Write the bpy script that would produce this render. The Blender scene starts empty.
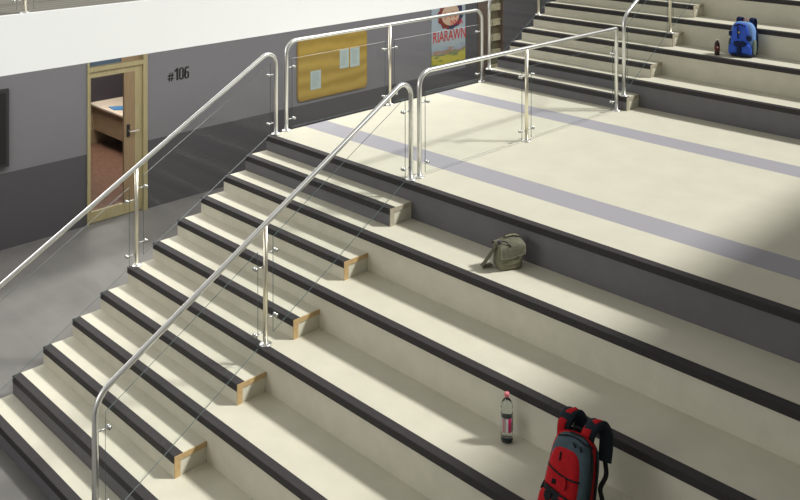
import bpy, bmesh, math, random
from mathutils import Vector, Matrix
S = bpy.context.scene
C = S.collection
PI = math.pi
random.seed(4)

# ------------------------------------------------------------ measurements
H = 0.165            # rise of one step
T = 0.2919           # going of one step
W = 2.345            # width of the walking flight beside the seating tiers
D = 3.915            # depth of the landing
XR = 10.4            # right end of the seating tiers
XW = -3.776          # wall under the gallery
GZ = -12 * H         # ground floor level
SL = H / T           # slope of the flight

# ------------------------------------------------------------ camera, world, sun, exposure
cam = bpy.data.cameras.new('camera')
camo = bpy.data.objects.new('camera', cam)
C.objects.link(camo)
camo.location = (8.6787, -6.4918, 3.0731)
camo.rotation_euler = (PI / 2, 0, 0.78764)
cam.sensor_width = 36
cam.lens = 927.1 * 36 / 800
cam.shift_y = -380.3 / 800
cam.clip_start = 0.05
S.camera = camo

w = bpy.data.worlds.new('world')
S.world = w
w.use_nodes = True
bg = w.node_tree.nodes['Background']
bg.inputs[0].default_value = (1.0, 0.975, 0.93, 1)
bg.inputs[1].default_value = 0.36

sun = bpy.data.lights.new('sun', 'SUN')
suno = bpy.data.objects.new('sun', sun)
C.objects.link(suno)
sun.energy = 3.9
sun.angle = math.radians(6)
sun.color = (1.0, 0.985, 0.95)
suno.location = (6, 8, 12)
suno.rotation_euler = Vector((0.68, 0.67, 1.0)).to_track_quat('Z', 'Y').to_euler()

# unseen long soft fill, added to brighten the corridor under the gallery
al = bpy.data.lights.new('corridor_fill', 'AREA')
alo = bpy.data.objects.new('corridor_fill', al)
C.objects.link(alo)
al.shape = 'RECTANGLE'; al.size = 1.6; al.size_y = 16
al.energy = 340; al.color = (1, 0.97, 0.96)
alo.location = (-2.0, 3.0, 1.30)

# broad soft fill light added left of the camera to lift the risers
fl = bpy.data.lights.new('front_fill', 'AREA')
flo = bpy.data.objects.new('front_fill', fl)
C.objects.link(flo)
fl.shape = 'RECTANGLE'; fl.size = 6; fl.size_y = 3.5
fl.energy = 300; fl.color = (1, 0.98, 0.94)
flo.location = (-2.2, -10.5, 3.2)
flo.rotation_euler = Vector((-3.6, -9.5, 2.9)).to_track_quat('Z', 'Y').to_euler()

S.view_settings.view_transform = 'Standard'
S.view_settings.look = 'None'
S.view_settings.exposure = 0.0
S.view_settings.gamma = 1.0
S.view_settings.use_curve_mapping = False

# ------------------------------------------------------------ materials
def srgb(r, g, b):
    f = lambda c: (c / 255 / 12.92) if c / 255 <= 0.04045 else ((c / 255 + 0.055) / 1.055) ** 2.4
    return (f(r), f(g), f(b), 1)

def mat(name, col, rough=0.6, metal=0.0, var=0.0, scale=8.0, spec=0.5, bump=0.0, col2=None, stretch=None):
    m = bpy.data.materials.new(name)
    m.use_nodes = True
    nt = m.node_tree
    b = nt.nodes['Principled BSDF']
    b.inputs['Roughness'].default_value = rough
    b.inputs['Metallic'].default_value = metal
    b.inputs['Specular IOR Level'].default_value = spec
    b.inputs['Base Color'].default_value = col
    if var or bump or col2:
        tc = nt.nodes.new('ShaderNodeTexCoord')
        mp = nt.nodes.new('ShaderNodeMapping')
        if stretch:
            mp.inputs['Scale'].default_value = stretch
        nz = nt.nodes.new('ShaderNodeTexNoise')
        nz.inputs['Scale'].default_value = scale
        nz.inputs['Detail'].default_value = 6
        nz.inputs['Roughness'].default_value = 0.6
        nt.links.new(tc.outputs['Object'], mp.inputs[0])
        nt.links.new(mp.outputs[0], nz.inputs['Vector'])
        rp = nt.nodes.new('ShaderNodeValToRGB')
        rp.color_ramp.elements[0].position = 0.3
        rp.color_ramp.elements[1].position = 0.7
        c2 = col2 or tuple(min(1, c * (1 + var)) for c in col[:3]) + (1,)
        c1 = col if col2 else tuple(c * (1 - var) for c in col[:3]) + (1,)
        rp.color_ramp.elements[0].color = c1
        rp.color_ramp.elements[1].color = c2
        nt.links.new(nz.outputs['Fac'], rp.inputs[0])
        nt.links.new(rp.outputs[0], b.inputs['Base Color'])
        if bump:
            bp = nt.nodes.new('ShaderNodeBump')
            bp.inputs['Strength'].default_value = bump
            bp.inputs['Distance'].default_value = 0.01
            nt.links.new(nz.outputs['Fac'], bp.inputs['Height'])
            nt.links.new(bp.outputs[0], b.inputs['Normal'])
    return m

M = {}
BEIGE = (0.61, 0.59, 0.48, 1)
M['beige'] = mat('beige_terrazzo', BEIGE, 0.65, var=0.05, scale=3.5, spec=0.25)
M['beige_riser'] = mat('beige_riser', (0.66, 0.64, 0.53, 1), 0.7, var=0.05, scale=5, spec=0.2)
M['dark_riser'] = mat('dark_riser', (0.15, 0.148, 0.158, 1), 0.6, var=0.06, scale=5, spec=0.3)
M['nosing'] = mat('nosing_rubber', (0.042, 0.039, 0.040, 1), 0.6, var=0.12, scale=40, spec=0.2)
M['tan'] = mat('tan_wood_trim', (0.50, 0.35, 0.17, 1), 0.5, var=0.15, scale=25)
M['pale_trim'] = mat('pale_trim', (0.42, 0.38, 0.29, 1), 0.45, var=0.1, scale=25)
M['steel'] = mat('brushed_steel', (0.92, 0.93, 0.91, 1), 0.30, metal=1.0)
M['satin_fitting'] = mat('satin_fitting', (0.55, 0.56, 0.54, 1), 0.4, metal=1.0)
M['steel_beige_reflect'] = mat('steel_post_beige_reflect', (0.92, 0.87, 0.72, 1), 0.33, metal=1.0)  # reflected beige of the surroundings put into the post colour
M['white'] = mat('white_paint', (0.95, 0.97, 0.97, 1), 0.5, var=0.01, scale=2)
M['black'] = mat('black_plastic', (0.012, 0.012, 0.013, 1), 0.35)
M['black_paint'] = mat('black_paint', (0.008, 0.008, 0.008, 1), 0.6)
M['concrete'] = mat('grey_concrete_floor', (0.15, 0.147, 0.137, 1), 0.55, var=0.22, scale=0.9, spec=0.4)
M['soffit'] = mat('pale_soffit', (0.6, 0.6, 0.6, 1), 0.8)
M['frame_wood'] = mat('light_oak', (0.36, 0.31, 0.165, 1), 0.5, var=0.12, scale=6, stretch=(6, 6, 0.6))
M['stile_wood'] = mat('brown_oak', (0.26, 0.185, 0.10, 1), 0.5, var=0.15, scale=6, stretch=(8, 8, 0.6))
M['desk_top'] = mat('cream_desk_top', (0.72, 0.60, 0.48, 1), 0.45, var=0.03, scale=5)
M['desk_wood'] = mat('desk_wood', (0.36, 0.26, 0.15, 1), 0.5, var=0.14, scale=4, stretch=(1, 1, 8))
M['office_floor'] = mat('reddish_wood_floor', (0.12, 0.055, 0.035, 1), 0.4, scale=5, col2=(0.27, 0.15, 0.10, 1), stretch=(1.2, 8, 1))
M['office_wall'] = mat('purple_grey_wall', (0.12, 0.10, 0.115, 1), 0.8, var=0.1)
M['paper_blue'] = mat('blue_paper', (0.05, 0.22, 0.50, 1), 0.6)
M['brown'] = mat('brown_frame', (0.10, 0.075, 0.055, 1), 0.6, var=0.2)
M['slat_pale'] = mat('pale_slat', (0.34, 0.31, 0.20, 1), 0.6, var=0.15)
M['slat_dark'] = mat('olive_slat', (0.10, 0.085, 0.045, 1), 0.6, var=0.2)

def glassmat(name, col, alpha=0.06, tint=(0.995, 1.0, 0.998, 1)):
    m = bpy.data.materials.new(name)
    m.use_nodes = True
    nt = m.node_tree
    nt.nodes.clear()
    out = nt.nodes.new('ShaderNodeOutputMaterial')
    tr = nt.nodes.new('ShaderNodeBsdfTransparent')
    tr.inputs[0].default_value = tint
    gl = nt.nodes.new('ShaderNodeBsdfGlossy')
    gl.inputs['Roughness'].default_value = 0.02
    gl.inputs[0].default_value = col
    lw = nt.nodes.new('ShaderNodeLayerWeight')
    lw.inputs['Blend'].default_value = 0.5
    pw = nt.nodes.new('ShaderNodeMath'); pw.operation = 'POWER'; pw.inputs[1].default_value = 4.0
    nt.links.new(lw.outputs['Facing'], pw.inputs[0])
    fr = nt.nodes.new('ShaderNodeMath'); fr.operation = 'MULTIPLY_ADD'
    nt.links.new(pw.outputs[0], fr.inputs[0]); fr.inputs[1].default_value = 0.14; fr.inputs[2].default_value = 0.008
    mx = nt.nodes.new('ShaderNodeMixShader')
    nt.links.new(fr.outputs[0], mx.inputs[0])
    nt.links.new(tr.outputs[0], mx.inputs[1])
    nt.links.new(gl.outputs[0], mx.inputs[2])
    nt.links.new(mx.outputs[0], out.inputs[0])
    return m
M['glass'] = glassmat('clear_glass', (1, 1, 1, 1))
M['glass_edge'] = mat('green_glass_edge', (0.10, 0.15, 0.14, 1), 0.2, spec=0.5)
M['transom_glass'] = mat('blue_grey_transom_glass', (0.07, 0.11, 0.16, 1), 0.15)

# landing top: beige with two grey bands running along the edge
def landing_mat():
    m = mat('beige_landing_with_grey_bands', BEIGE, 0.65, var=0.04, scale=3.0, spec=0.25)
    nt = m.node_tree
    b = nt.nodes['Principled BSDF']
    src = b.inputs['Base Color'].links[0].from_socket
    tc = nt.nodes.new('ShaderNodeTexCoord')
    sp = nt.nodes.new('ShaderNodeSeparateXYZ')
    nt.links.new(tc.outputs['Object'], sp.inputs[0])
    acc = None
    for lo, hi in ((0.53, 0.88), (2.86, 3.21)):
        cp = nt.nodes.new('ShaderNodeMath'); cp.operation = 'COMPARE'
        nt.links.new(sp.outputs['Y'], cp.inputs[0])
        cp.inputs[1].default_value = (lo + hi) / 2
        cp.inputs[2].default_value = (hi - lo) / 2
        if acc is None:
            acc = cp
        else:
            ad = nt.nodes.new('ShaderNodeMath'); ad.operation = 'ADD'
            nt.links.new(acc.outputs[0], ad.inputs[0]); nt.links.new(cp.outputs[0], ad.inputs[1])
            acc = ad
    mx = nt.nodes.new('ShaderNodeMix'); mx.data_type = 'RGBA'
    nt.links.new(acc.outputs[0], mx.inputs[0])
    nt.links.new(src, mx.inputs[6])
    mx.inputs[7].default_value = (0.345, 0.34, 0.37, 1)
    nt.links.new(mx.outputs[2], b.inputs['Base Color'])
    return m
M['landing'] = landing_mat()

# wall: light grey above, dark grey wainscot paint below a level line, dark beyond the poster
def wall_mat():
    m = mat('two_tone_grey_wall', (0.185, 0.185, 0.192, 1), 0.75, var=0.03, scale=1.5, spec=0.2)
    nt = m.node_tree
    b = nt.nodes['Principled BSDF']
    src = b.inputs['Base Color'].links[0].from_socket
    tc = nt.nodes.new('ShaderNodeTexCoord')
    sp = nt.nodes.new('ShaderNodeSeparateXYZ')
    nt.links.new(tc.outputs['Object'], sp.inputs[0])
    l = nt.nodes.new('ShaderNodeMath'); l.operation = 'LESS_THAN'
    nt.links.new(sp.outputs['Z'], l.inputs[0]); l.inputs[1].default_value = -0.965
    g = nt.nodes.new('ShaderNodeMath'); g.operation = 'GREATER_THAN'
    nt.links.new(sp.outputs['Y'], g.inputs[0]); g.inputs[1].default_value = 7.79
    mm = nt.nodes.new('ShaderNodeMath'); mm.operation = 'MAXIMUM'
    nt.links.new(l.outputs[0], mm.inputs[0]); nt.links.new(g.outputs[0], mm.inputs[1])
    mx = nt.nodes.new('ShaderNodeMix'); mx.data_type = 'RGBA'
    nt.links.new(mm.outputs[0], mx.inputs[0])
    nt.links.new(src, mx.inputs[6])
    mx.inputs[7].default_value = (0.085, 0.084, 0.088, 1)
    nt.links.new(mx.outputs[2], b.inputs['Base Color'])
    return m
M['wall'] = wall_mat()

def wave_mat(name, ca, cb, scale, axis='X', dist=2.0, rough=0.6, sharp=(0.4, 0.6)):
    m = bpy.data.materials.new(name); m.use_nodes = True
    nt = m.node_tree; b = nt.nodes['Principled BSDF']
    b.inputs['Roughness'].default_value = rough
    tc = nt.nodes.new('ShaderNodeTexCoord')
    wv = nt.nodes.new('ShaderNodeTexWave'); wv.bands_direction = axis
    wv.inputs['Scale'].default_value = scale
    wv.inputs['Distortion'].default_value = dist
    wv.inputs['Detail'].default_value = 3
    rp = nt.nodes.new('ShaderNodeValToRGB')
    rp.color_ramp.elements[0].position = sharp[0]; rp.color_ramp.elements[1].position = sharp[1]
    rp.color_ramp.elements[0].color = ca; rp.color_ramp.elements[1].color = cb
    nt.links.new(tc.outputs['Object'], wv.inputs['Vector'])
    nt.links.new(wv.outputs['Fac'], rp.inputs[0])
    nt.links.new(rp.outputs[0], b.inputs['Base Color'])
    return m
M['deck'] = wave_mat('grey_wood_planks', (0.14, 0.13, 0.105, 1), (0.23, 0.215, 0.185, 1), 2.2, 'X', 0.6, 0.6, (0.02, 0.25))
M['cork'] = wave_mat('yellow_board', (0.30, 0.205, 0.035, 1), (0.40, 0.28, 0.055, 1), 1.3, 'Z', 4.0, 0.6, (0.0, 1.0))

# ------------------------------------------------------------ mesh helpers
def finish(name, bm, mats, parent=None, smooth=False, loc=None):
    bmesh.ops.recalc_face_normals(bm, faces=bm.faces[:])
    me = bpy.data.meshes.new(name)
    bm.to_mesh(me); bm.free()
    if smooth:
        for p in me.polygons:
            p.use_smooth = True
    o = bpy.data.objects.new(name, me)
    C.objects.link(o)
    for m in (mats if isinstance(mats, (list, tuple)) else [mats]):
        me.materials.append(M[m] if isinstance(m, str) else m)
    if parent:
        o.parent = parent
    if loc:
        o.location = loc
    return o

def bx(bm, x0, x1, y0, y1, z0, z1, mi=0, front=None, top=None):
    vs = [bm.verts.new(p) for p in ((x0, y0, z0), (x1, y0, z0), (x1, y1, z0), (x0, y1, z0),
                                    (x0, y0, z1), (x1, y0, z1), (x1, y1, z1), (x0, y1, z1))]
    fs = []
    for idx in ((0, 3, 2, 1), (4, 5, 6, 7), (0, 1, 5, 4), (1, 2, 6, 5), (2, 3, 7, 6), (3, 0, 4, 7)):
        f = bm.faces.new([vs[i] for i in idx]); f.material_index = mi; fs.append(f)
    if front is not None: fs[2].material_index = front
    if top is not None: fs[1].material_index = top
    return fs

def prism(bm, poly, axis, a, b, mi=0, side=None):
    """extrude a 2D polygon along an axis: axis 'x' takes (y,z) points, 'y' takes (x,z)."""
    def P(p, t):
        return (t, p[0], p[1]) if axis == 'x' else ((p[0], t, p[1]) if axis == 'y' else (p[0], p[1], t))
    A = [bm.verts.new(P(p, a)) for p in poly]; B = [bm.verts.new(P(p, b)) for p in poly]
    f1 = bm.faces.new(A); f2 = bm.faces.new(B[::-1]); f1.material_index = f2.material_index = mi
    n = len(poly)
    for i in range(n):
        f = bm.faces.new([A[i], B[i], B[(i + 1) % n], A[(i + 1) % n]])
        f.material_index = mi if side is None else side

def fillet(pts, radii, seg=8):
    out = []
    for i, p in enumerate(pts):
        p = Vector(p); r = radii[i]
        if r == 0 or i in (0, len(pts) - 1):
            out.append(p); continue
        a = (Vector(pts[i - 1]) - p).normalized(); b = (Vector(pts[i + 1]) - p).normalized()
        ang = a.angle(b); d = r / math.tan(ang / 2)
        c = p + (a + b).normalized() * (r / math.sin(ang / 2))
        s = p + a * d - c; e = p + b * d - c
        tot = s.angle(e); ax = s.cross(e).normalized()
        for k in range(seg + 1):
            out.append(c + Matrix.Rotation(tot * k / seg, 3, ax) @ s)
    return out

def tube(bm, pts, r, n=12, mi=0, cap=True, flat=None):
    pts = [Vector(p) for p in pts]
    rings = []; up = None
    for i, p in enumerate(pts):
        if i == 0: d = pts[1] - p
        elif i == len(pts) - 1: d = p - pts[i - 1]
        else: d = (pts[i + 1] - p).normalized() + (p - pts[i - 1]).normalized()
        d.normalize()
        if up is None:
            up = Vector((0, 0, 1)) if abs(d.z) < 0.9 else Vector((1, 0, 0))
        up = (up - d * up.dot(d)).normalized()
        sd = d.cross(up)
        rr = r[i] if isinstance(r, (list, tuple)) else r
        ring = []
        for k in range(n):
            a = 2 * PI * k / n
            ring.append(bm.verts.new(p + (sd * math.cos(a) + up * math.sin(a)) * rr))
        rings.append(ring)
    for a, b in zip(rings, rings[1:]):
        for k in range(n):
            f = bm.faces.new([a[k], a[(k + 1) % n], b[(k + 1) % n], b[k]]); f.material_index = mi
    if cap:
        bm.faces.new(rings[0][::-1]).material_index = mi
        bm.faces.new(rings[-1]).material_index = mi

def ribbon(bm, pts, side, wd, th, mi=0):
    """flat strap: width along `side`, thickness across."""
    pts = [Vector(p) for p in pts]; rings = []
    sides = side if isinstance(side, list) else [Vector(side)] * len(pts)
    for i, p in enumerate(pts):
        if i == 0: d = pts[1] - p
        elif i == len(pts) - 1: d = p - pts[i - 1]
        else: d = pts[i + 1] - pts[i - 1]
        d.normalize()
        s = Vector(sides[i]); s = (s - d * s.dot(d)).normalized(); nrm = d.cross(s)
        ww = wd[i] if isinstance(wd, (list, tuple)) else wd
        rings.append([bm.verts.new(p + s * a * ww / 2 + nrm * b * th / 2) for a, b in
                      ((-1, -.6), (-.85, -1), (.85, -1), (1, -.6), (1, .6), (.85, 1), (-.85, 1), (-1, .6))])
    for a, b in zip(rings, rings[1:]):
        for k in range(8):
            bm.faces.new([a[k], a[(k + 1) % 8], b[(k + 1) % 8], b[k]]).material_index = mi
    bm.faces.new(rings[0][::-1]).material_index = mi
    bm.faces.new(rings[-1]).material_index = mi

def smooth_path(pts, n=6):
    pts = [Vector(p) for p in pts]; out = []
    P = [pts[0]] + pts + [pts[-1]]
    for i in range(1, len(P) - 2):
        for k in range(n):
            t = k / n
            a, b, c, d = P[i - 1], P[i], P[i + 1], P[i + 2]
            out.append(0.5 * ((2 * b) + (c - a) * t + (2 * a - 5 * b + 4 * c - d) * t * t + (3 * b - a - 3 * c + d) * t ** 3))
    out.append(pts[-1])
    return out

def lathe(bm, prof, n=24, mi=0, c=(0, 0, 0)):
    rings = []
    for r, z in prof:
        if r < 1e-5:
            rings.append([bm.verts.new((c[0], c[1], c[2] + z))])
        else:
            rings.append([bm.verts.new((c[0] + r * math.cos(2 * PI * k / n), c[1] + r * math.sin(2 * PI * k / n), c[2] + z)) for k in range(n)])
    for a, b in zip(rings, rings[1:]):
        for k in range(n):
            q = [a[k % len(a)], a[(k + 1) % len(a)], b[(k + 1) % len(b)], b[k % len(b)]]
            u = []
            for v in q:
                if v not in u: u.append(v)
            if len(u) > 2:
                bm.faces.new(u).material_index = mi

def empty(name, loc=(0, 0, 0), rot=(0, 0, 0)):
    o = bpy.data.objects.new(name, None)
    o.empty_display_size = 0.1
    C.objects.link(o); o.location = loc; o.rotation_euler = rot
    return o

def tag(o, label, cat, group=None):
    o['label'] = label; o['category'] = cat
    if group: o['group'] = group
    return o

def struct(o):
    o['kind'] = 'structure'
    return o

# ------------------------------------------------------------ the setting
WT = 0.16
bm = bmesh.new()
bx(bm, XW - WT, 12.0, -9, 14, GZ - 0.2, GZ)
struct(finish('floor', bm, 'concrete'))

bm = bmesh.new()
DY0, DY1, DZ = -0.36, 0.586, 0.62       # door opening in the wall
LY0, LY1 = 8.16, 9.0                    # louvred opening
ZT = 1.645
bx(bm, XW - WT, XW, -9, DY0, GZ, ZT)
bx(bm, XW - WT, XW, DY0, DY1, DZ, ZT)
bx(bm, XW - WT, XW, DY1, LY0, GZ, ZT)
bx(bm, XW - WT, XW, LY0, LY1, 0.72, ZT)
bx(bm, XW - WT, XW, LY1, 14, GZ, ZT)
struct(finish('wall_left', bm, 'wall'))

bm = bmesh.new()
bx(bm, XW - WT, 12.0, 14, 14.2, GZ, 4.2)
struct(finish('wall_back', bm, mat('back_wall_grey', (0.3, 0.3, 0.31, 1), 0.8)))

# unseen slab added to throw the broad shade over the right end of the seats
bm = bmesh.new()
bx(bm, 7.72, 12.0, -9, 14, 3.4, 3.75)
struct(finish('ceiling', bm, 'soffit'))

bm = bmesh.new()
bx(bm, 12.0, 12.2, -9, 14, GZ, 5.0)
struct(finish('wall_light_blocker', bm, mat('light_blocker_grey', (0.3, 0.29, 0.27, 1), 0.8)))  # unseen wall, added to cut ambient light over the right seats

# office behind the glazed door
OX0, OX1, OY0, OY1, OZ1 = -8.6, XW - WT, -1.5, 5.0, 0.85
bm = bmesh.new()
bx(bm, OX0 - 0.1, OX0, OY0 - 0.1, OY1 + 0.1, GZ, OZ1)
bx(bm, OX0, OX1, OY1, OY1 + 0.1, GZ, OZ1)
bx(bm, OX0, OX1, OY0 - 0.1, OY0, GZ, OZ1)
struct(finish('wall_office', bm, 'office_wall'))
bm = bmesh.new()
bx(bm, OX0 - 0.1, OX1, OY0 - 0.1, OY1 + 0.1, GZ - 0.15, GZ)
struct(finish('floor_office', bm, 'office_floor'))
bm = bmesh.new()
bx(bm, OX0 - 0.1, OX1, OY0 - 0.1, OY1 + 0.1, OZ1, OZ1 + 0.1)
struct(finish('ceiling_office', bm, 'soffit'))

# unseen glowing panel added to light the closed office
lamp = empty('office_fill_light', (-6.2, 1.0, OZ1 - 0.001))
tag(lamp, 'unseen square white light panel added inside the office behind the glazed door', 'fill light')
bm = bmesh.new(); bx(bm, -0.62, 0.62, -0.62, 0.62, -0.05, 0)
finish('fill_housing', bm, 'white', lamp)
em = bpy.data.materials.new('fill_glow'); em.use_nodes = True
eb = em.node_tree.nodes['Principled BSDF']
eb.inputs['Emission Color'].default_value = (1, 0.95, 0.88, 1); eb.inputs['Emission Strength'].default_value = 19.0
bm = bmesh.new(); bx(bm, -0.57, 0.57, -0.57, 0.57, -0.058, -0.0505)
finish('fill_panel', bm, em, lamp)

# ---- door_1: glazed office door with transom
door = struct(empty('door_1', (XW, 0, GZ)))
zf = GZ
bm = bmesh.new()
hh = DZ - zf
e = 0.02
bx(bm, -WT, e, DY0, DY0 + 0.03, 0, hh)
bx(bm, -WT, e, DY1 - 0.07, DY1, 0, hh)
bx(bm, -WT, e, DY0 + 0.03, DY1 - 0.07, hh - 0.06, hh)
bx(bm, -WT, e, DY0 + 0.03, DY1 - 0.07, 2.17, 2.235)
finish('door_frame', bm, 'frame_wood', door)
bm = bmesh.new()
bx(bm, -0.08, -0.065, DY0 + 0.03, 0.20, 2.235, hh - 0.06)
finish('transom_pane', bm, 'transom_glass', door)
bm = bmesh.new()
bx(bm, -0.09, -0.05, 0.20, DY1 - 0.07, 2.235, hh - 0.06)
finish('transom_panel', bm, 'stile_wood', door)
leaf_y0, leaf_y1 = DY0 + 0.032, DY1 - 0.072
bm = bmesh.new()
bx(bm, -0.06, -0.015, leaf_y0, leaf_y0 + 0.035, 0.012, 2.165)
bx(bm, -0.06, -0.015, leaf_y0 + 0.035, leaf_y1, 2.08, 2.165)
bx(bm, -0.06, -0.015, leaf_y0 + 0.035, leaf_y1, 0.012, 0.17)
bx(bm, -0.06, -0.015, leaf_y1 - 0.115, leaf_y1, 0.17, 2.08)
finish('door_leaf', bm, 'frame_wood', door)
bm = bmesh.new()
bx(bm, -0.058, -0.017, 0.225, leaf_y1 - 0.115, 0.17, 2.08)
finish('lock_stile', bm, 'stile_wood', door)
bm = bmesh.new()
bx(bm, -0.04, -0.034, leaf_y0 + 0.035, 0.225, 0.17, 2.08)
finish('glass_pane', bm, 'glass', door)
bm = bmesh.new()
bx(bm, -0.017, -0.008, 0.262, 0.312, 1.13, 1.31)
hd = finish('handle_plate', bm, 'black', door)
bm = bmesh.new()
tube(bm, fillet([(-0.008, 0.29, 1.215), (0.045, 0.29, 1.215), (0.045, 0.43, 1.215)], [0, 0.012, 0], 4), 0.010, 8)
finish('lever', bm, 'steel', hd)

# ---- door_2: brown framed opening with pale slats at the far end of the wall
d2 = struct(empty('door_2', (XW, 0, GZ)))
bm = bmesh.new()
bx(bm, -WT, 0.02, LY0, LY0 + 0.42, 0, 2.7)
bx(bm, -WT, 0.02, LY1 - 0.03, LY1, 0, 2.7)
bx(bm, -WT, 0.02, LY0 + 0.42, LY1 - 0.03, 2.62, 2.7)
finish('door_frame', bm, 'brown', d2)
bm = bmesh.new()
bx(bm, -0.12, -0.08, LY0 + 0.42, LY1 - 0.03, 0.0, 2.62)
for k in range(8):
    bx(bm, -0.08, -0.04, LY0 + 0.42, LY1 - 0.03, 0.15 + k * 0.32, 0.29 + k * 0.32, 1)
finish('slatted_panel', bm, ['slat_dark', 'slat_pale'], d2)

# ------------------------------------------------------------ upper gallery with white fascia
GX, GT, GB = -0.40, 1.65, 1.074
gal = tag(empty('gallery_walkway', (GX, 2, GT)), 'upper gallery with white fascia and grey wooden deck across the top left', 'gallery')
gal.location = (0, 0, 0)
bm = bmesh.new(); bx(bm, GX - 0.05, GX, -9, 13.99, GB, GT + 0.004)
finish('fascia', bm, 'white', gal)
bm = bmesh.new(); bx(bm, XW + 0.002, GX - 0.0505, -9, 13.99, GT - 0.12, GT)
finish('deck', bm, 'deck', gal)
bm = bmesh.new(); bx(bm, XW + 0.002, GX - 0.0505, -9, 13.99, 1.36, GT - 0.12)
finish('soffit', bm, 'soffit', gal)

# ------------------------------------------------------------ stairs and tiered seats
NF, NB, NP = 0.035, 0.045, 0.004    # nosing: front overhang of tier, depth on tread, proud
def nosing(x0, x1, y, z, parent):
    """dark L shaped strip on the front edge at y, top z"""
    bm = bmesh.new()
    prism(bm, [(y - NP, z - 0.055), (y + 0.001, z - 0.055), (y + 0.001, z - 0.002), (y + 0.075, z - 0.002),
               (y + 0.075, z + NP), (y - NP + 0.004, z + NP), (y - NP, z + NP - 0.004)], 'x', x0, x1)
    return finish('nosing_strip', bm, 'nosing', parent)

def end_trim(x, y0, y1, z0, z1, material, parent):
    bm = bmesh.new()
    prism(bm, [(y0 - 0.002, z0), (y0 + 0.05, z0), (y0 + 0.05, z1 - 0.04), (y1, z1 - 0.04), (y1, z1 + 0.002), (y0 - 0.002, z1 + 0.002)], 'x', x, x + 0.008)
    return finish('end_trim', bm, material, parent)

low = tag(empty('staircase', (0, 0, 0)), 'lower beige staircase and seating tiers descending in front of the landing', 'staircase')
for k in range(2, 11, 2):                   # full-width tiers, two rises high
    y0 = -k * T - 0.03; y1 = -(k - 2) * T - 0.03
    bm = bmesh.new()
    bx(bm, 0, XR, y0, y1 - 0.0005, GZ + 0.0005, -k * H, 0, front=1)
    s = finish('seating_tier', bm, ['beige', 'dark_riser' if k == 10 else 'beige_riser'], low)
    nosing(0, XR, y0, -k * H, s)
for k in range(1, 12, 2):                   # half-height steps of the walking flight
    y0 = -k * T - 0.03; y1 = -(k - 1) * T - 0.03
    bm = bmesh.new()
    bx(bm, 0, W, y0, y1 - 0.0005, -(k + 1) * H + 0.0005, -k * H, 0, front=1)
    s = finish('step', bm, ['beige', 'dark_riser' if k in (1, 11) else 'beige_riser'], low)
    nosing(0, W + 0.002, y0, -k * H, s)
    end_trim(W, y0, y1 - 0.003, -(k + 1) * H + 0.001, -k * H, 'pale_trim' if k == 1 else 'tan', s)

land = tag(empty('landing', (0, 0, 0)), 'broad beige landing with two grey bands between both staircases', 'landing')
bm = bmesh.new()
bx(bm, 0, XR, -0.03, D + 0.5, GZ + 0.0005, 0, 0, front=1)
s = finish('slab', bm, ['landing', 'dark_riser'], land)
nosing(0, XR, -0.03, 0, s)

upp = tag(empty('staircase', (0, 0, 0)), 'upper beige staircase and seating tiers rising behind the landing', 'staircase')
for k in range(2, 11, 2):
    y0 = D + (k - 1) * T - 0.03; y1 = D + (k + 1) * T - 0.03
    if k == 10: y1 = 13.9
    bm = bmesh.new()
    bx(bm, 0, XR, y0, y1 - 0.0005, 0.0005 if k == 2 else 0.0005, k * H, 0, front=1)
    s = finish('seating_tier', bm, ['beige', 'dark_riser' if k == 2 else 'beige_riser'], upp)
    nosing(0, XR, y0, k * H, s)
for k in range(1, 10, 2):
    y0 = D + (k - 1) * T - 0.03; y1 = D + k * T - 0.03
    bm = bmesh.new()
    bx(bm, 0, W, y0, y1 - 0.0005, (k - 1) * H + 0.0005, k * H, 0, front=1)
    s = finish('step', bm, ['beige', 'dark_riser' if k == 1 else 'beige_riser'], upp)
    nosing(0, W + 0.002, y0, k * H, s)
    end_trim(W, y0, y1 - 0.003, (k - 1) * H + 0.001, k * H, 'pale_trim', s)
# solid ground under the upper flight, left end flush with the flight
bm = bmesh.new()
bx(bm, 0, XR, D + 0.5, 13.9, GZ + 0.0005, 0)
finish('plinth', bm, 'dark_riser', upp)

# ------------------------------------------------------------ railings
RR = 0.024
def flange(bm_, p): pass
def base_flange(p, parent):
    bm = bmesh.new()
    lathe(bm, [(0, 0.0005), (0.052, 0.0005), (0.055, 0.004), (0.05, 0.012), (0.03, 0.016), (0, 0.016)], 20)
    return finish('base_flange', bm, 'steel', parent, True, loc=p)

def clamp(p, dy, parent):
    """glass holder: short pin out of the post and a round disc on each face of the pane"""
    bm = bmesh.new()
    s = 1 if dy > 0 else -1
    tube(bm, [(0, s * 0.018, 0), (0, dy, 0)], 0.006, 8)
    tube(bm, [(-0.022, dy + s * 0.012, 0), (-0.007, dy + s * 0.012, 0)], 0.016, 14)
    tube(bm, [(0.007, dy + s * 0.012, 0), (0.022, dy + s * 0.012, 0)], 0.016, 14)
    return finish('glass_clamp', bm, 'satin_fitting', parent, True, loc=p)

def pane(x, poly, parent):
    bm = bmesh.new()
    prism(bm, poly, 'x', x - 0.004, x + 0.004, 0, side=1)
    return finish('glass_panel', bm, ['glass', 'glass_edge'], parent)

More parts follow.
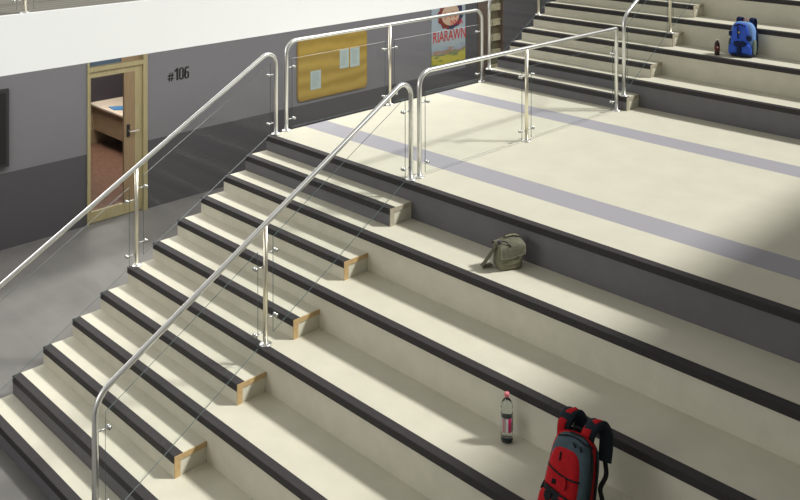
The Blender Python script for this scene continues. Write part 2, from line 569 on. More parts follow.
def stair_rail(x, ya, yb, za, zb, rad, label, gap_pt, mids, c0, gl_lo=0.02, gl_hi=0.84, slope=SL, r_top=0.12, r_bot=0.22, pts_override=None):
    """inclined rail: posts at ya (foot za) and yb (foot zb), inclined handrail c0 over the nosing line"""
    root = tag(empty('stair_railing', (x, ya, za)), label, 'railing')
    L = lambda y: (x - x, y - ya, slope * y + c0 - za)
    path = [(0, 0, 0.016), L(ya), L(yb), (0, yb - ya, zb - za + 0.016)]
    bm = bmesh.new()
    tube(bm, fillet(path, [0, r_top, r_bot, 0], 10), RR, 14)
    finish('handrail', bm, 'steel', root, True)
    base_flange((0, 0, 0), root); base_flange((0, yb - ya, zb - za), root)
    ys = [ya]
    for ym, zm in mids:
        bm = bmesh.new()
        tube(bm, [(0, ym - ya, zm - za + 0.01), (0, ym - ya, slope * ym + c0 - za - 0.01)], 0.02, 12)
        po = finish('post', bm, 'steel_beige_reflect', root, True)
        base_flange((0, ym - ya, zm - za), root)
        ys.append(ym)
    ys.append(yb)
    for a, b in zip(ys, ys[1:]):
        s = 1 if b > a else -1
        a2, b2 = a + s * 0.08, b - s * 0.08
        lo = lambda y: slope * y + gl_lo - za
        hi = lambda y: slope * y + gl_hi - za
        q = [(a2 - ya, lo(a2)), (b2 - ya, lo(b2)), (b2 - ya, hi(b2)), (a2 - ya, hi(a2))]
        if a == ya:  # clip the pane under the bend and above the landing
            zc = max(lo(a2), 0.03)
        pane(0, q, root)
        for yy, d in ((a, s * 0.095), (b, -s * 0.095)):
            for off in (0.15, 0.71):
                clamp((0, yy - ya, slope * (yy + d) + off - za), d, root)
    return root

# lower flight, right side (nearest) and left side
stair_rail(2.25, 0.06, -3.262, 0.004, GZ, 0.1, 'long steel and glass railing sloping down between the lower steps and the seating tiers',
           None, [(-1.715, -6 * H + 0.004)], 1.015)
stair_rail(0.035, 0.08, -3.262, 0.004, GZ, 0.1, 'steel and glass railing sloping down the left open edge of the lower steps',
           None, [(-1.70, -6 * H + 0.004)], 0.985)
# upper flight, right side and left side
TOPK = 10
yt = D + 9 * T + 0.08
c_up = -SL * D + H + 1.0
stair_rail(2.27, 3.945, yt, H + 0.004, TOPK * H + 0.004, 0.1, 'steel and glass railing climbing between the upper steps and seating tiers',
           None, [(5.125, 5 * H + 0.004)], c_up, gl_lo=-SL * D + H + 0.02, gl_hi=-SL * D + H + 0.84, r_top=0.22, r_bot=0.12)
stair_rail(0.035, 3.945, yt, H + 0.004, TOPK * H + 0.004, 0.1, 'steel and glass railing climbing the far left edge of the upper steps',
           None, [(5.13, 5 * H + 0.004)], c_up, gl_lo=-SL * D + H + 0.02, gl_hi=-SL * D + H + 0.84, r_top=0.22, r_bot=0.12)

def flat_rail(x, y0, y1, z, hr, mids, label, name='landing_railing', round_end=True, glass_lo=0.03, glass_hi=0.84):
    root = tag(empty(name, (x, y0, z)), label, 'railing')
    Ln = y1 - y0
    bm = bmesh.new()
    tube(bm, fillet([(0, 0, 0.016), (0, 0, hr), (0, Ln, hr), (0, Ln, 0.016)], [0, 0.15, 0.15 if round_end else 0.02, 0], 10), RR, 14)
    finish('handrail', bm, 'steel', root, True)
    base_flange((0, 0, 0), root); base_flange((0, Ln, 0), root)
    ys = [0] + [m - y0 for m in mids] + [Ln]
    for m in ys[1:-1]:
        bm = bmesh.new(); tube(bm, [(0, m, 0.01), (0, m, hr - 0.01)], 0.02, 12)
        finish('post', bm, 'steel_beige_reflect', root, True)
        base_flange((0, m, 0), root)
    for a, b in zip(ys, ys[1:]):
        pane(0, [(a + 0.085, glass_lo), (b - 0.085, glass_lo), (b - 0.085, glass_hi), (a + 0.085, glass_hi)], root)
        for yy, d in ((a, 0.1), (b, -0.1)):
            for zz in (0.13, 0.74):
                clamp((0, yy, zz), d, root)
    return root
flat_rail(2.25, 0.18, 3.80, 0.0, 1.05, [1.93], 'steel and glass railing standing across the middle of the landing', round_end=False)
flat_rail(0.0, 0.26, 3.82, 0.0, 1.05, [1.96], 'steel and glass railing along the left edge of the landing before the yellow board')
flat_rail(GX - 0.06, -6.2, 9.4, GT + 0.004, 1.02, [-4.42, -2.64, -0.86, 0.92, 2.7, 4.48, 6.26, 8.04],
          'steel and glass railing on top of the white gallery fascia', 'gallery_railing')

# ------------------------------------------------------------ things on the wall
# screen
t = tag(empty('wall_screen', (XW, -2.3, -0.87)), 'black flat screen hanging on the grey wall at the left edge', 'screen')
bm = bmesh.new(); bx(bm, 0.005, 0.06, -0.85, 0.82, 0, 1.03)
finish('casing', bm, mat('dark_casing', (0.03, 0.03, 0.03, 1), 0.5), t)
bm = bmesh.new(); bx(bm, 0.0605, 0.063, -0.81, 0.78, 0.04, 0.99)
finish('display', bm, 'black', t)

# room number
def round_rect(w_, h_, r, n=6):
    pts = []
    for cx, cz, a0 in ((w_ - r, r, -PI / 2), (w_ - r, h_ - r, 0), (r, h_ - r, PI / 2), (r, r, PI)):
        for k in range(n + 1):
            a = a0 + PI / 2 * k / n
            pts.append((cx + r * math.cos(a), cz + r * math.sin(a)))
    return pts
def text_mesh(body, size, name, material, loc, sx=1.0, sy=1.0, depth=0.002, bold=0.0, parent=None):
    cu = bpy.data.curves.new(name, 'FONT')
    cu.body = body; cu.size = size; cu.extrude = depth; cu.offset = bold
    cu.resolution_u = 3
    tmp = bpy.data.objects.new('tmp_text', cu); C.objects.link(tmp)
    bpy.context.view_layer.update()
    dg = bpy.context.evaluated_depsgraph_get()
    me = bpy.data.meshes.new_from_object(tmp.evaluated_get(dg))
    bpy.data.objects.remove(tmp)
    me.transform(Matrix.Diagonal((sx, sy, 1, 1)))
    # text plane XY -> wall plane (x -> +Y, y -> +Z), facing +X
    me.transform(Matrix(((0, 0, 1, 0), (1, 0, 0, 0), (0, 1, 0, 0), (0, 0, 0, 1))))
    o = bpy.data.objects.new(name, me); C.objects.link(o)
    me.materials.clear(); me.materials.append(M[material] if isinstance(material, str) else material)
    o.location = loc
    if parent: o.parent = parent
    return o
bm = bmesh.new()
def bar(y0, y1, z0, z1, sk=0.0):
    prism(bm, [(y0, z0), (y1, z0), (y1 + sk, z1), (y0 + sk, z1)], 'x', 0, 0.003)
for q in (0.022, 0.062): bar(q, q + 0.016, 0.0, 0.15, 0.012)          # hash sign
for q in (0.038, 0.092): bar(0.004, 0.112, q, q + 0.017, 0.0)
bar(0.152, 0.184, 0, 0.215); prism(bm, [(0.124, 0.150), (0.152, 0.160), (0.152, 0.215), (0.142, 0.193), (0.124, 0.183)], 'x', 0, 0.003)   # 1
def hoop(y0, z0, wd, hh, th, n=20):
    o_ = round_rect(wd, hh, wd * 0.45, 5); i_ = round_rect(wd - 2 * th, hh - 2 * th * 0.8, (wd - 2 * th) * 0.45, 5)
    A = [[bm.verts.new((x_, y0 + p[0], z0 + p[1])) for p in o_] for x_ in (0, 0.003)]
    B = [[bm.verts.new((x_, y0 + p[0] + th, z0 + p[1] + th * 0.8)) for p in i_] for x_ in (0, 0.003)]
    m_ = len(o_)
    for k in range(m_):
        l = (k + 1) % m_
        bm.faces.new([A[1][k], A[1][l], B[1][l], B[1][k]]); bm.faces.new([A[0][k], B[0][k], B[0][l], A[0][l]])
        bm.faces.new([A[0][k], A[0][l], A[1][l], A[1][k]]); bm.faces.new([B[0][k], B[1][k], B[1][l], B[0][l]])
hoop(0.198, 0.0, 0.084, 0.215, 0.027)                                   # 0
hoop(0.292, 0.0, 0.084, 0.130, 0.027)                                   # 6
bar(0.292, 0.319, 0.065, 0.180); prism(bm, [(0.292, 0.172), (0.319, 0.165), (0.330, 0.185), (0.372, 0.185), (0.372, 0.213), (0.312, 0.213)], 'x', 0, 0.003)
for v in bm.verts: v.co.z *= 0.86
num = finish('room_number', bm, 'black_paint', None, loc=(XW + 0.002, 0.93, -0.145))
tag(num, 'black room number #106 painted on the grey wall beside the door', 'room number')

t = tag(empty('notice_board', (XW, 3.42, -0.90)), 'yellow notice board with rounded corners on the grey wall', 'notice board')
bm = bmesh.new(); prism(bm, round_rect(1.62, 1.06, 0.09), 'x', 0.001, 0.02)
finish('board_rim', bm, mat('ochre_rim', (0.30, 0.20, 0.06, 1), 0.5), t)
bm = bmesh.new(); prism(bm, [(a + 0.02, b + 0.02) for a, b in round_rect(1.58, 1.02, 0.08)], 'x', 0.0205, 0.026)
finish('board_face', bm, 'cork', t)
paper = mat('pale_green_paper', (0.38, 0.47, 0.44, 1), 0.7)
ink = mat('grey_print', (0.28, 0.33, 0.33, 1), 0.7)
for (y, z, pw, ph, lab) in ((3.70, -0.735, 0.235, 0.325, 'pale notice sheet pinned low at the left of the yellow board'),
                            (4.37, -0.465, 0.215, 0.335, 'left one of two pale notice sheets side by side on the yellow board'),
                            (4.62, -0.475, 0.225, 0.335, 'right one of two pale notice sheets side by side on the yellow board')):
    n_ = tag(empty('notice_sheet', (XW + 0.0265, y, z)), lab, 'notice', 'notice sheets on the yellow board')
    bm = bmesh.new(); bx(bm, 0, 0.002, 0, pw, 0, ph)
    finish('sheet', bm, paper, n_)
    bm = bmesh.new()
    for r_ in range(9):
        bx(bm, 0.0022, 0.0028, 0.03, pw - random.uniform(0.03, 0.09), ph - 0.05 - r_ * 0.028, ph - 0.04 - r_ * 0.028)
    finish('print_lines', bm, ink, n_)

# poster
PY, PZ = 6.77, -0.79
t = tag(empty('poster', (XW, PY, PZ)), 'colourful poster with red lettering under a round emblem on the dark end of the wall', 'poster')
pm = bpy.data.materials.new('poster_print'); pm.use_nodes = True
nt = pm.node_tree; b = nt.nodes['Principled BSDF']
tc = nt.nodes.new('ShaderNodeTexCoord'); sp = nt.nodes.new('ShaderNodeSeparateXYZ')
nz = nt.nodes.new('ShaderNodeTexNoise'); nz.inputs['Scale'].default_value = 6; nz.inputs['Detail'].default_value = 4
mp = nt.nodes.new('ShaderNodeMapping'); mp.inputs['Scale'].default_value = (1, 0.6, 2.6); mp.inputs['Rotation'].default_value = (0.3, 0, 0)
nt.links.new(tc.outputs['Object'], sp.inputs[0]); nt.links.new(tc.outputs['Object'], mp.inputs[0]); nt.links.new(mp.outputs[0], nz.inputs['Vector'])
ma = nt.nodes.new('ShaderNodeMath'); ma.operation = 'MULTIPLY_ADD'
nt.links.new(nz.outputs['Fac'], ma.inputs[0]); ma.inputs[1].default_value = 0.45
nt.links.new(sp.outputs['Z'], ma.inputs[2])
rp = nt.nodes.new('ShaderNodeValToRGB')
cr = rp.color_ramp
cr.elements[0].position = 0.20; cr.elements[0].color = (0.07, 0.17, 0.03, 1)
cr.elements[1].position = 1.0; cr.elements[1].color = (0.30, 0.37, 0.40, 1)
for p_, c_ in ((0.27, (0.45, 0.40, 0.06, 1)), (0.36, (0.42, 0.38, 0.08, 1)), (0.42, (0.12, 0.2, 0.10, 1)), (0.47, (0.35, 0.2, 0.14, 1)), (0.52, (0.25, 0.33, 0.38, 1)), (0.60, (0.32, 0.38, 0.39, 1))):
    el = cr.elements.new(p_); el.color = c_
nt.links.new(ma.outputs[0], rp.inputs[0]); nt.links.new(rp.outputs[0], b.inputs['Base Color'])
bm = bmesh.new(); bx(bm, 0.001, 0.012, 0, 1.0, 0, 1.32)
finish('sheet', bm, pm, t)
red = mat('poster_red', (0.42, 0.03, 0.02, 1), 0.6)
text_mesh('RIARAWN', 0.36, 'lettering', red, (0.0145, 0.03, 0.45), sx=0.60, sy=0.85, depth=0.001, bold=0.003, parent=t)
text_mesh('NNIA', 0.16, 'small_lettering', red, (0.0145, 0.55, 0.74), sx=0.95, depth=0.001, bold=0.002, parent=t)
def ring(bm, cy, cz, r0, r1, a0, a1, x, n=28, mi=0):
    for k in range(n):
        p0 = a0 + (a1 - a0) * k / n; p1 = a0 + (a1 - a0) * (k + 1) / n
        bw = 1 + 0.05 * math.sin(k * 1.1)
        vs = [bm.verts.new((x, cy + math.cos(a) * r, cz + math.sin(a) * r * 0.8)) for a, r in ((p0, r0), (p1, r0), (p1, r1 * bw), (p0, r1 * bw))]
        f = bm.faces.new(vs); f.material_index = mi
bm = bmesh.new()
ring(bm, 0.55, 0.96, 0.0, 0.30, 0, 2 * PI, 0.0132, 40, 0)
ring(bm, 0.55, 0.96, 0.26, 0.37, PI * 0.55, PI * 1.45, 0.0138, 30, 1)
ring(bm, 0.55, 0.96, 0.27, 0.37, -PI * 0.55, PI * 0.55, 0.0138, 30, 2)
for k in range(5):
    bx(bm, 0.0134, 0.0142, 0.38 + k * 0.075, 0.42 + k * 0.075, 0.89 + 0.03 * (k % 2), 1.02 - 0.02 * (k % 3), 3)
finish('emblem', bm, [mat('poster_tan', (0.48, 0.36, 0.25, 1)), mat('poster_maroon', (0.16, 0.03, 0.02, 1)), mat('poster_navy', (0.03, 0.03, 0.07, 1)), red], t)

# ------------------------------------------------------------ office desk
dk = tag(empty('desk', (-7.5, 1.5, GZ)), 'wooden office desk with cream top seen through the door glass', 'desk')
bm = bmesh.new(); bx(bm, 0, 2.1, 0, 0.9, 0.72, 0.75)
finish('desk_top', bm, 'desk_top', dk)
for xx in (0.03, 2.03):
    bm = bmesh.new(); bx(bm, xx, xx + 0.04, 0.02, 0.88, 0, 0.7195)
    finish('side_panel', bm, 'desk_wood', dk)
bm = bmesh.new(); bx(bm, 0.0705, 2.0295, 0.06, 0.085, 0.27, 0.7195)
finish('front_panel', bm, 'desk_wood', dk)
bm = bmesh.new()
prism(bm, [(-0.16, -0.11), (0.10, -0.14), (0.2, 0.0), (0.14, 0.12), (-0.02, 0.1), (-0.1, 0.02)], 'z', 0, 0.012)
o = finish('folder', bm, 'paper_blue', None, loc=(-6.78, 1.72, GZ + 0.7505))
tag(o, 'small blue folder lying on the cream desk top', 'folder')

# ------------------------------------------------------------ soft bodies for the bags
class Soft:
    """rounded body: superellipse across, superellipse up; origin at bottom centre"""
    def __init__(s, w_, d_, h_, n=3.2, m=4.0, taper=0.0, c=(0, 0, 0), lean=0.0):
        s.w, s.d, s.h, s.n, s.m, s.t, s.c, s.lean = w_, d_, h_, n, m, taper, Vector(c), lean
    def ab(s, z):
        q = min(1, abs(2 * z / s.h - 1))
        g = max(0.0, 1 - q ** s.m) ** (1 / s.m)
        k = 1 - s.t * (z / s.h)
        return s.w / 2 * g * k, s.d / 2 * g * (1 - 0.35 * s.t * 2 * z / s.h)
    def front(s, x, z, out=0.0):
        a, b_ = s.ab(z)
        q = min(1, abs(x) / max(a, 1e-4))
        return s.c + Vector((x, -b_ * max(0, 1 - q ** s.n) ** (1 / s.n) - out, z))
    def build(s, bm, mi=0, nu=36, nv=22, crease=0.0):
        rings = []
        for j in range(nv + 1):
            th = -PI / 2 + PI * j / nv
            sn = math.sin(th)
            z = s.h / 2 * (1 + (abs(sn) ** (2 / s.m)) * (1 if sn >= 0 else -1))
            if j in (0, nv):
                rings.append([bm.verts.new(s.c + Vector((0, 0, z)))]); continue
            a, b_ = s.ab(z)
            r = []
            for k in range(nu):
                u = 2 * PI * k / nu
                cu, su = math.cos(u), math.sin(u)
                x = a * abs(cu) ** (2 / s.n) * (1 if cu >= 0 else -1)
                y = b_ * abs(su) ** (2 / s.n) * (1 if su >= 0 else -1)
                wob = crease * math.sin(5 * u + 9 * z / s.h) * math.sin(PI * z / s.h)
                r.append(bm.verts.new(s.c + Vector((x * (1 + wob), y * (1 + wob), z))))
            rings.append(r)
        for a, b_ in zip(rings, rings[1:]):
            for k in range(nu):
                q = [a[k % len(a)], a[(k + 1) % len(a)], b_[(k + 1) % len(b_)], b_[k % len(b_)]]
                u = []
                for v in q:
                    if v not in u: u.append(v)
                if len(u) > 2: bm.faces.new(u).material_index = mi

fab = lambda n, c, v=0.12: mat(n, c, 0.75, var=v, scale=30, spec=0.2, bump=0.3)

# ---- red backpack
F_red = fab('red_fabric', (0.50, 0.012, 0.018, 1))
F_slate = fab('slate_fabric', (0.075, 0.115, 0.14, 1))
F_blk = fab('black_fabric', (0.018, 0.020, 0.022, 1))
F_pad = fab('dark_blue_padding', (0.016, 0.024, 0.032, 1))
rp_ = empty('backpack', (5.31, -1.705, -6 * H + 0.003), (math.radians(-22), math.radians(2), math.radians(12)))
rp_.scale = (0.96, 0.96, 0.96)
tag(rp_, 'red and slate backpack with black straps in front of the shaded lower seats', 'backpack')
body = Soft(0.345, 0.18, 0.53, 3.6, 4.0, 0.18)
bm = bmesh.new(); body.build(bm, 0, crease=0.006)
finish('main_bag', bm, F_red, rp_, True)
bk = Soft(0.355, 0.12, 0.50, 3.6, 4.0, 0.16, (0.0, 0.055, 0.0))
bm = bmesh.new(); bk.build(bm, 0, crease=0.006)
finish('back_panel', bm, F_slate, rp_, True)
side = Soft(0.325, 0.20, 0.515, 3.6, 4.0, 0.20, (0.004, -0.030, 0.008))
bm = bmesh.new(); side.build(bm, 0)
finish('front_panel', bm, F_slate, rp_, True)
fp = Soft(0.265, 0.20, 0.445, 3.6, 3.6, 0.16, (-0.012, -0.050, 0.012))
bm = bmesh.new(); fp.build(bm, 0, crease=0.006)
finish('front_pocket', bm, F_red, rp_, True)
lp = Soft(0.215, 0.12, 0.185, 3.6, 4.0, 0.0, (-0.038, -0.115, 0.006))
bm = bmesh.new(); lp.build(bm, 0, crease=0.01)
finish('lower_pocket', bm, F_red, rp_, True)
# black band framing the lower pocket
bm = bmesh.new()
rows = []
ribbon(bm, [lp.front(-0.104 + 0.0104 * i, 0.185 - 0.010 * i / 4, -0.004) + Vector((0, 0.006, 0)) for i in range(21)], (0, 0.35, 1), 0.058, 0.020)
ribbon(bm, [lp.front(0.088, 0.16 - 0.0075 * i, -0.004) + Vector((0, 0, 0)) for i in range(20)], (1, 0.2, 0), 0.034, 0.016)
c_ = lp.front(-0.035, 0.14, 0.002)
ribbon(bm, [c_ + Vector((0, 0, 0.03)), c_, c_ + Vector((0, -0.002, -0.022))], (1, 0, 0), [0.05, 0.045, 0.015], 0.010)
finish('pocket_flap', bm, F_blk, rp_)
bm = bmesh.new()
for pts in ([fp.front(x, 0.315 - 0.05 * math.sin((x + 0.13) * 7.5) , 0.003) for x in [(-0.115 + 0.0115 * i) for i in range(21)]],
            [fp.front(-0.035 + 0.001 * i, 0.40 - 0.012 * i, 0.003) for i in range(5)],
            [side.front(-0.125 + 0.0125 * i, 0.470 + 0.035 * math.sin(PI * i / 20), 0.003) for i in range(21)]):
    tube(bm, pts, 0.0055, 6)
finish('zip_seam', bm, F_blk, rp_, True)
bm = bmesh.new()
tube(bm, smooth_path([(0.166, -0.060, 0.02), (0.164, -0.068, 0.15), (0.160, -0.064, 0.30), (0.145, -0.058, 0.42), (0.11, -0.055, 0.49), (0.05, -0.055, 0.522), (-0.03, -0.055, 0.525)], 5), 0.008, 8)
tube(bm, smooth_path([(0.176, 0.010, 0.02), (0.172, 0.010, 0.2), (0.160, 0.010, 0.36), (0.135, 0.015, 0.46)], 4), 0.007, 8)
tube(bm, [Vector((0.02, -0.118, 0.485)), Vector((0.045, -0.125, 0.465))], 0.007, 6)
tube(bm, [Vector((0.07, -0.115, 0.475)), Vector((0.085, -0.120, 0.450))], 0.007, 6)
finish('edge_piping', bm, F_blk, rp_, True)
bm = bmesh.new()
c_ = fp.front(-0.045, 0.225, 0.0)
for k in range(3):
    tube(bm, [c_ + Vector((-0.012 + 0.012 * k, 0.004, -0.014)), c_ + Vector((-0.006 + 0.006 * k, -0.004, 0.014))], 0.006, 6)
finish('logo_badge', bm, F_blk, rp_, True)
bm = bmesh.new()
tube(bm, smooth_path([fp.front(0.02, 0.268, 0.006), fp.front(0.035, 0.24, 0.010), fp.front(0.03, 0.20, 0.008)], 4), 0.007, 6)
finish('zip_pull', bm, F_red, rp_, True)
# shoulder straps folded up over the top
def strap(nm, m_in, pts, wd_, th_, par, side_=(1, 0.1, 0.05)):
    bm = bmesh.new()
    ribbon(bm, smooth_path(pts, 6), side_, wd_, th_)
    return finish(nm, bm, m_in, par, True)
s1 = strap('shoulder_strap', F_pad, [(-0.095, 0.03, 0.46), (-0.095, 0.0, 0.55), (-0.080, 0.005, 0.605), (-0.050, 0.045, 0.625), (-0.020, 0.085, 0.59), (-0.010, 0.10, 0.52)], 0.092, 0.05, rp_)
s2 = strap('shoulder_strap', F_pad, [(0.060, 0.03, 0.46), (0.075, 0.0, 0.54), (0.095, 0.01, 0.595), (0.125, 0.06, 0.612), (0.155, 0.11, 0.56), (0.165, 0.12, 0.48), (0.170, 0.115, 0.40)], 0.088, 0.048, rp_)
strap('strap_trim', F_red, [(-0.108, 0.0, 0.46), (-0.108, -0.027, 0.545), (-0.098, -0.022, 0.585)], 0.05, 0.012, s1)
strap('strap_edge', F_red, [(-0.09, -0.014, 0.612), (-0.068, 0.003, 0.638), (-0.045, 0.045, 0.655)], 0.035, 0.010, s1)
strap('strap_trim', F_red, [(0.050, 0.0, 0.45), (0.060, -0.026, 0.53), (0.072, -0.018, 0.58)], 0.055, 0.012, s2)
strap('strap_edge', F_red, [(0.098, 0.0, 0.619), (0.118, 0.03, 0.636), (0.14, 0.08, 0.632)], 0.035, 0.010, s2)
strap('grab_handle', F_blk, [(-0.06, 0.03, 0.49), (-0.04, 0.02, 0.545), (0.0, 0.02, 0.555), (0.03, 0.03, 0.54), (0.045, 0.05, 0.49)], 0.035, 0.014, rp_, (0, 1, 0))
strap('webbing', F_blk, [(0.170, 0.115, 0.41), (0.195, 0.11, 0.33), (0.178, 0.085, 0.25), (0.205, 0.075, 0.19), (0.225, 0.065, 0.12), (0.195, 0.05, 0.08)], 0.034, 0.010, rp_, (0.7, 1, 0))

# ---- blue backpack
F_blu = fab('blue_fabric', (0.045, 0.12, 0.62, 1))
F_lbl = fab('light_blue_fabric', (0.16, 0.30, 0.62, 1))
F_gry = fab('olive_grey_mesh', (0.13, 0.16, 0.13, 1))
F_nvy = fab('navy_fabric', (0.012, 0.022, 0.07, 1))
bp_ = empty('backpack', (3.30, 5.13, 4 * H + 0.003), (math.radians(-7), 0, math.radians(10)))
tag(bp_, 'bright blue backpack on the upper seating tier beside the dark red bottle', 'backpack')
body = Soft(0.33, 0.20, 0.44, 3.2, 3.6, 0.12)
bm = bmesh.new(); body.build(bm, 0, crease=0.01)
finish('main_bag', bm, F_lbl, bp_, True)
fp = Soft(0.275, 0.18, 0.40, 3.2, 3.6, 0.20, (-0.015, -0.035, 0.02))
bm = bmesh.new(); fp.build(bm, 0, crease=0.01)
finish('front_pocket', bm, F_blu, bp_, True)
bm = bmesh.new()
Soft(0.13, 0.09, 0.15, 3, 3, 0.05, (-0.095, -0.085, 0.0)).build(bm, 0, 24, 14)
Soft(0.15, 0.09, 0.15, 3, 3, 0.05, (0.065, -0.085, 0.0)).build(bm, 0, 24, 14)
finish('lower_pocket', bm, F_blu, bp_, True)
bm = bmesh.new()
Soft(0.14, 0.05, 0.075, 3, 2.6, -0.2, (-0.012, -0.125, 0.115)).build(bm, 0, 24, 12)
Soft(0.05, 0.07, 0.13, 3, 2.6, -0.2, (-0.018, -0.115, 0.02)).build(bm, 0, 24, 12)
finish('pocket_flap', bm, F_nvy, bp_, True)
bm = bmesh.new(); Soft(0.31, 0.25, 0.045, 3, 2.6, 0, (0, -0.03, -0.002)).build(bm, 0, 30, 10)
finish('base_panel', bm, F_nvy, bp_, True)
bm = bmesh.new()
Soft(0.035, 0.15, 0.20, 2.6, 3, 0, (0.150, -0.02, 0.02)).build(bm, 0, 20, 12)
finish('side_pocket', bm, F_gry, bp_, True)
bm = bmesh.new()
Soft(0.035, 0.13, 0.20, 2.6, 3, 0, (-0.155, -0.02, 0.02)).build(bm, 0, 20, 12)
finish('side_pocket', bm, F_gry, bp_, True)
bm = bmesh.new()
Soft(0.07, 0.05, 0.07, 2.6, 3, 0, (0.095, -0.10, 0.20)).build(bm, 0, 20, 12)
Soft(0.05, 0.07, 0.07, 2.6, 3, 0, (-0.145, -0.06, 0.24)).build(bm, 0, 20, 12)
tube(bm, [(-0.045, -0.125, 0.38), (-0.04, -0.132, 0.30), (-0.035, -0.13, 0.22)], 0.008, 6)
tube(bm, [(-0.10, -0.095, 0.375), (-0.03, -0.11, 0.405), (0.05, -0.10, 0.385)], 0.010, 6)
finish('compression_strap', bm, F_nvy, bp_, True)
bm = bmesh.new(); Soft(0.025, 0.012, 0.03, 3, 3, 0, (-0.022, -0.135, 0.285)).build(bm, 0, 12, 8)
finish('badge', bm, mat('olive_badge', (0.35, 0.28, 0.05, 1)), bp_, True)
for sx, mm_ in ((-0.07, F_nvy), (0.09, F_nvy)):
    bm = bmesh.new()
    ribbon(bm, smooth_path([(sx, 0.05, 0.40), (sx - 0.01, 0.045, 0.46), (sx + 0.01, 0.075, 0.485), (sx + 0.02, 0.11, 0.45), (sx + 0.02, 0.115, 0.30), (sx + 0.03, 0.11, 0.12)], 6), (1, 0.1, 0), 0.055, 0.018)
    finish('shoulder_strap', bm, mm_, bp_, True)
bm = bmesh.new()
ribbon(bm, smooth_path([(-0.025, 0.06, 0.42), (-0.015, 0.05, 0.465), (0.02, 0.05, 0.47), (0.035, 0.06, 0.42)], 5), (0, 1, 0), 0.03, 0.01)
finish('grab_handle', bm, mat('faded_red_webbing', (0.3, 0.1, 0.12, 1)), bp_, True)
bm = bmesh.new()
ribbon(bm, smooth_path([(0.13, 0.05, 0.34), (0.168, 0.03, 0.28), (0.172, 0.03, 0.15), (0.16, 0.04, 0.03)], 5), (0, 1, 0), 0.03, 0.012)
finish('webbing', bm, F_nvy, bp_, True)

# ---- khaki shoulder bag on the first seating tier
F_kh = fab('khaki_canvas', (0.20, 0.195, 0.13, 1), 0.2)
F_kd = fab('khaki_webbing', (0.13, 0.125, 0.085, 1))
bg_ = empty('shoulder_bag', (3.70, -0.235, -2 * H + 0.003), (0, math.radians(2), math.radians(66)))
bg_.scale = (0.9, 0.9, 0.88)
tag(bg_, 'small khaki canvas shoulder bag leaning against the dark riser below the landing', 'shoulder bag')
body = Soft(0.25, 0.185, 0.25, 5.0, 7.0, -0.03)
bm = bmesh.new(); body.build(bm, 0, crease=0.015)
finish('main_bag', bm, F_kh, bg_, True)
# flap following the body over the top and down the front
bm = bmesh.new()
nu = 16
path = smooth_path([(0, 0.088, 0.225), (0, 0.075, 0.262), (0, 0.0, 0.268), (0, -0.082, 0.258), (0, -0.108, 0.225), (0, -0.110, 0.185), (0, -0.108, 0.150)], 3)
grid = []
for j, p in enumerate(path):
    row = []
    for i in range(nu + 1):
        u = -1 + 2 * i / nu
        t_ = max(0, (j / (len(path) - 1) - 0.55) / 0.45)
        z = p.z + 0.007 * math.sin(u * 4 + 1) - 0.010 * abs(u) ** 6 - t_ * 0.030 * (1 - abs(u) ** 1.5) + 0.012 * u
        row.append(bm.verts.new((u * 0.130, p.y, z)))
    grid.append(row)
for a, b_ in zip(grid, grid[1:]):
    for i in range(nu):
        bm.faces.new([a[i], a[i + 1], b_[i + 1], b_[i]])
bmesh.ops.solidify(bm, geom=bm.faces[:], thickness=0.007)
finish('flap', bm, fab('pale_khaki_canvas', (0.29, 0.285, 0.21, 1), 0.18), bg_, True)
bm = bmesh.new()
ribbon(bm, smooth_path([(-0.01, 0.05, 0.278), (0.03, 0.055, 0.284), (0.09, 0.055, 0.284), (0.132, 0.04, 0.268), (0.138, 0.03, 0.21)], 5), (0, 1, 0), 0.035, 0.010)
finish('carry_handle', bm, F_blk, bg_, True)
bm = bmesh.new()
ribbon(bm, smooth_path([(-0.02, 0.03, 0.284), (0.03, 0.03, 0.292), (0.09, 0.03, 0.292), (0.12, 0.02, 0.278)], 5), (0, 1, 0), 0.03, 0.008)
finish('handle_pad', bm, F_kh, bg_, True)
bm = bmesh.new()
Soft(0.055, 0.04, 0.02, 3, 3, 0, (-0.118, -0.045, 0.258)).build(bm, 0, 16, 8)
tube(bm, [(-0.09, -0.05, 0.277), (-0.05, -0.085, 0.268), (-0.025, -0.108, 0.235)], 0.006, 6)
finish('buckle', bm, 'black', bg_, True)
bm = bmesh.new()
ribbon(bm, smooth_path([(-0.125, 0.0, 0.225), (-0.145, 0.01, 0.19), (-0.18, 0.02, 0.13), (-0.215, 0.035, 0.07), (-0.245, 0.05, 0.015), (-0.19, 0.07, 0.006), (-0.13, 0.08, 0.008)], 6), (0.1, 1, 0), 0.055, 0.008)
finish('shoulder_strap', bm, F_kd, bg_, True)
bm = bmesh.new(); tube(bm, smooth_path([(-0.095, -0.096, 0.07), (0, -0.098, 0.062), (0.095, -0.096, 0.07)], 4), 0.003, 6)
finish('pocket_seam', bm, F_kd, bg_, True)

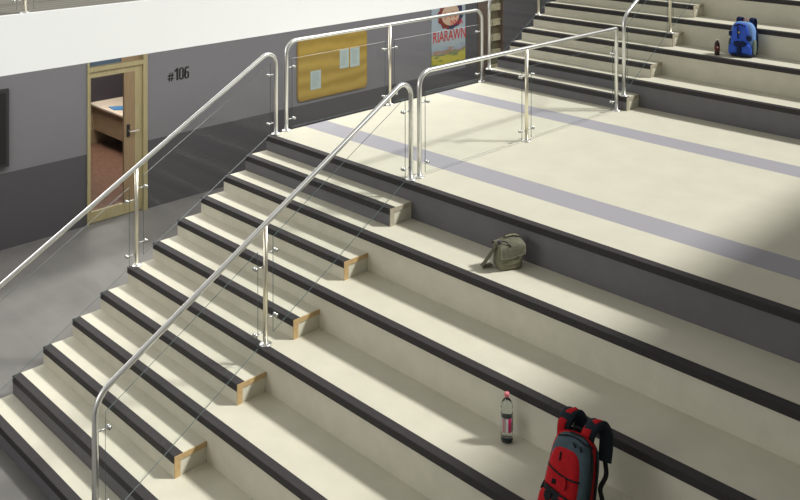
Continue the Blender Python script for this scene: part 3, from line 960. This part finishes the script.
# ---- clear water bottle
wb = empty('water_bottle', (4.545, -1.305, -6 * H + 0.002))
tag(wb, 'clear plastic water bottle with pink cap standing on the lower seat', 'bottle')
pm = bpy.data.materials.new('clear_plastic'); pm.use_nodes = True
b = pm.node_tree.nodes['Principled BSDF']
b.inputs['Base Color'].default_value = (0.86, 0.92, 0.92, 1); b.inputs['Transmission Weight'].default_value = 1.0
b.inputs['Roughness'].default_value = 0.06; b.inputs['IOR'].default_value = 1.33
prof = [(0, 0.004), (0.030, 0.0), (0.040, 0.006), (0.044, 0.02), (0.042, 0.035), (0.044, 0.05), (0.044, 0.07), (0.0425, 0.075), (0.044, 0.08)]
z = 0.08
prof += [(0.044, 0.185), (0.0415, 0.192), (0.044, 0.20), (0.0415, 0.208), (0.044, 0.216), (0.0415, 0.224), (0.044, 0.232), (0.043, 0.255), (0.037, 0.278), (0.026, 0.296), (0.016, 0.306), (0.014, 0.316), (0, 0.318)]
bm = bmesh.new(); lathe(bm, prof, 32)
finish('bottle_body', bm, pm, wb, True)
bm = bmesh.new(); lathe(bm, [(0, 0.3185), (0.017, 0.3185), (0.0185, 0.322), (0.0185, 0.342), (0.016, 0.346), (0, 0.347)], 24)
finish('cap', bm, mat('pink_cap', (0.75, 0.22, 0.25, 1), 0.4), wb, True)
lm = bpy.data.materials.new('pink_and_white_label'); lm.use_nodes = True
nt = lm.node_tree; b = nt.nodes['Principled BSDF']; b.inputs['Roughness'].default_value = 0.4
tc = nt.nodes.new('ShaderNodeTexCoord'); gr = nt.nodes.new('ShaderNodeTexGradient'); gr.gradient_type = 'RADIAL'
rt = nt.nodes.new('ShaderNodeMapping'); rt.inputs['Rotation'].default_value = (0, 0, math.radians(30))
nt.links.new(tc.outputs['Object'], rt.inputs[0]); nt.links.new(rt.outputs[0], gr.inputs[0])
r2 = nt.nodes.new('ShaderNodeValToRGB'); r2.color_ramp.interpolation = 'CONSTANT'
els = [(0, (0.40, 0.42, 0.40, 1)), (0.30, (0.40, 0.42, 0.40, 1)), (0.33, (0.5, 0.18, 0.2, 1)), (0.38, (0.40, 0.42, 0.40, 1)), (0.42, (0.8, 0.8, 0.8, 1)), (0.47, (0.65, 0.03, 0.16, 1)), (0.56, (0.35, 0.25, 0.27, 1)), (0.62, (0.40, 0.42, 0.40, 1))]
for i, (p_, c_) in enumerate(els):
    el = r2.color_ramp.elements[i] if i < 2 else r2.color_ramp.elements.new(p_)
    el.position = p_; el.color = c_
nt.links.new(gr.outputs['Fac'], r2.inputs[0]); nt.links.new(r2.outputs[0], b.inputs['Base Color'])
bm = bmesh.new(); lathe(bm, [(0.0446, 0.083), (0.0451, 0.084), (0.0451, 0.181), (0.0446, 0.182)], 40)
finish('label_band', bm, lm, wb, True)
bm = bmesh.new(); lathe(bm, [(0, 0.0045), (0.028, 0.0055), (0.038, 0.012), (0.0395, 0.028), (0, 0.029)], 24)
finish('dark_base', bm, mat('dark_base', (0.02, 0.03, 0.03, 1), 0.2), wb, True)

# ---- dark red cola bottle
cb = empty('soda_bottle', (3.04, 4.945, 4 * H + 0.002))
tag(cb, 'small dark red soda bottle with pale cap left of the blue backpack', 'bottle')
bm = bmesh.new()
lathe(bm, [(0, 0.003), (0.024, 0), (0.033, 0.006), (0.034, 0.03), (0.031, 0.05), (0.0335, 0.07), (0.034, 0.13), (0.030, 0.155), (0.019, 0.175), (0.012, 0.183), (0.012, 0.19), (0, 0.191)], 24)
finish('bottle_body', bm, mat('dark_cola', (0.035, 0.006, 0.006, 1), 0.15), cb, True)
bm = bmesh.new(); lathe(bm, [(0, 0.1912), (0.014, 0.1912), (0.015, 0.194), (0.015, 0.207), (0.013, 0.209), (0, 0.209)], 20)
finish('cap', bm, mat('pale_cap', (0.6, 0.5, 0.5, 1), 0.4), cb, True)
bm = bmesh.new(); lathe(bm, [(0.034, 0.066), (0.035, 0.067), (0.035, 0.127), (0.034, 0.128)], 28)
finish('label_band', bm, mat('dark_red_label', (0.12, 0.008, 0.01, 1), 0.4), cb, True)
bm = bmesh.new(); Soft(0.02, 0.008, 0.022, 2.4, 2.4, 0, (0.020, -0.030, 0.095)).build(bm, 0, 14, 8)
finish('label_spot', bm, mat('pink_white_spot', (0.7, 0.5, 0.5, 1), 0.4), cb, True)
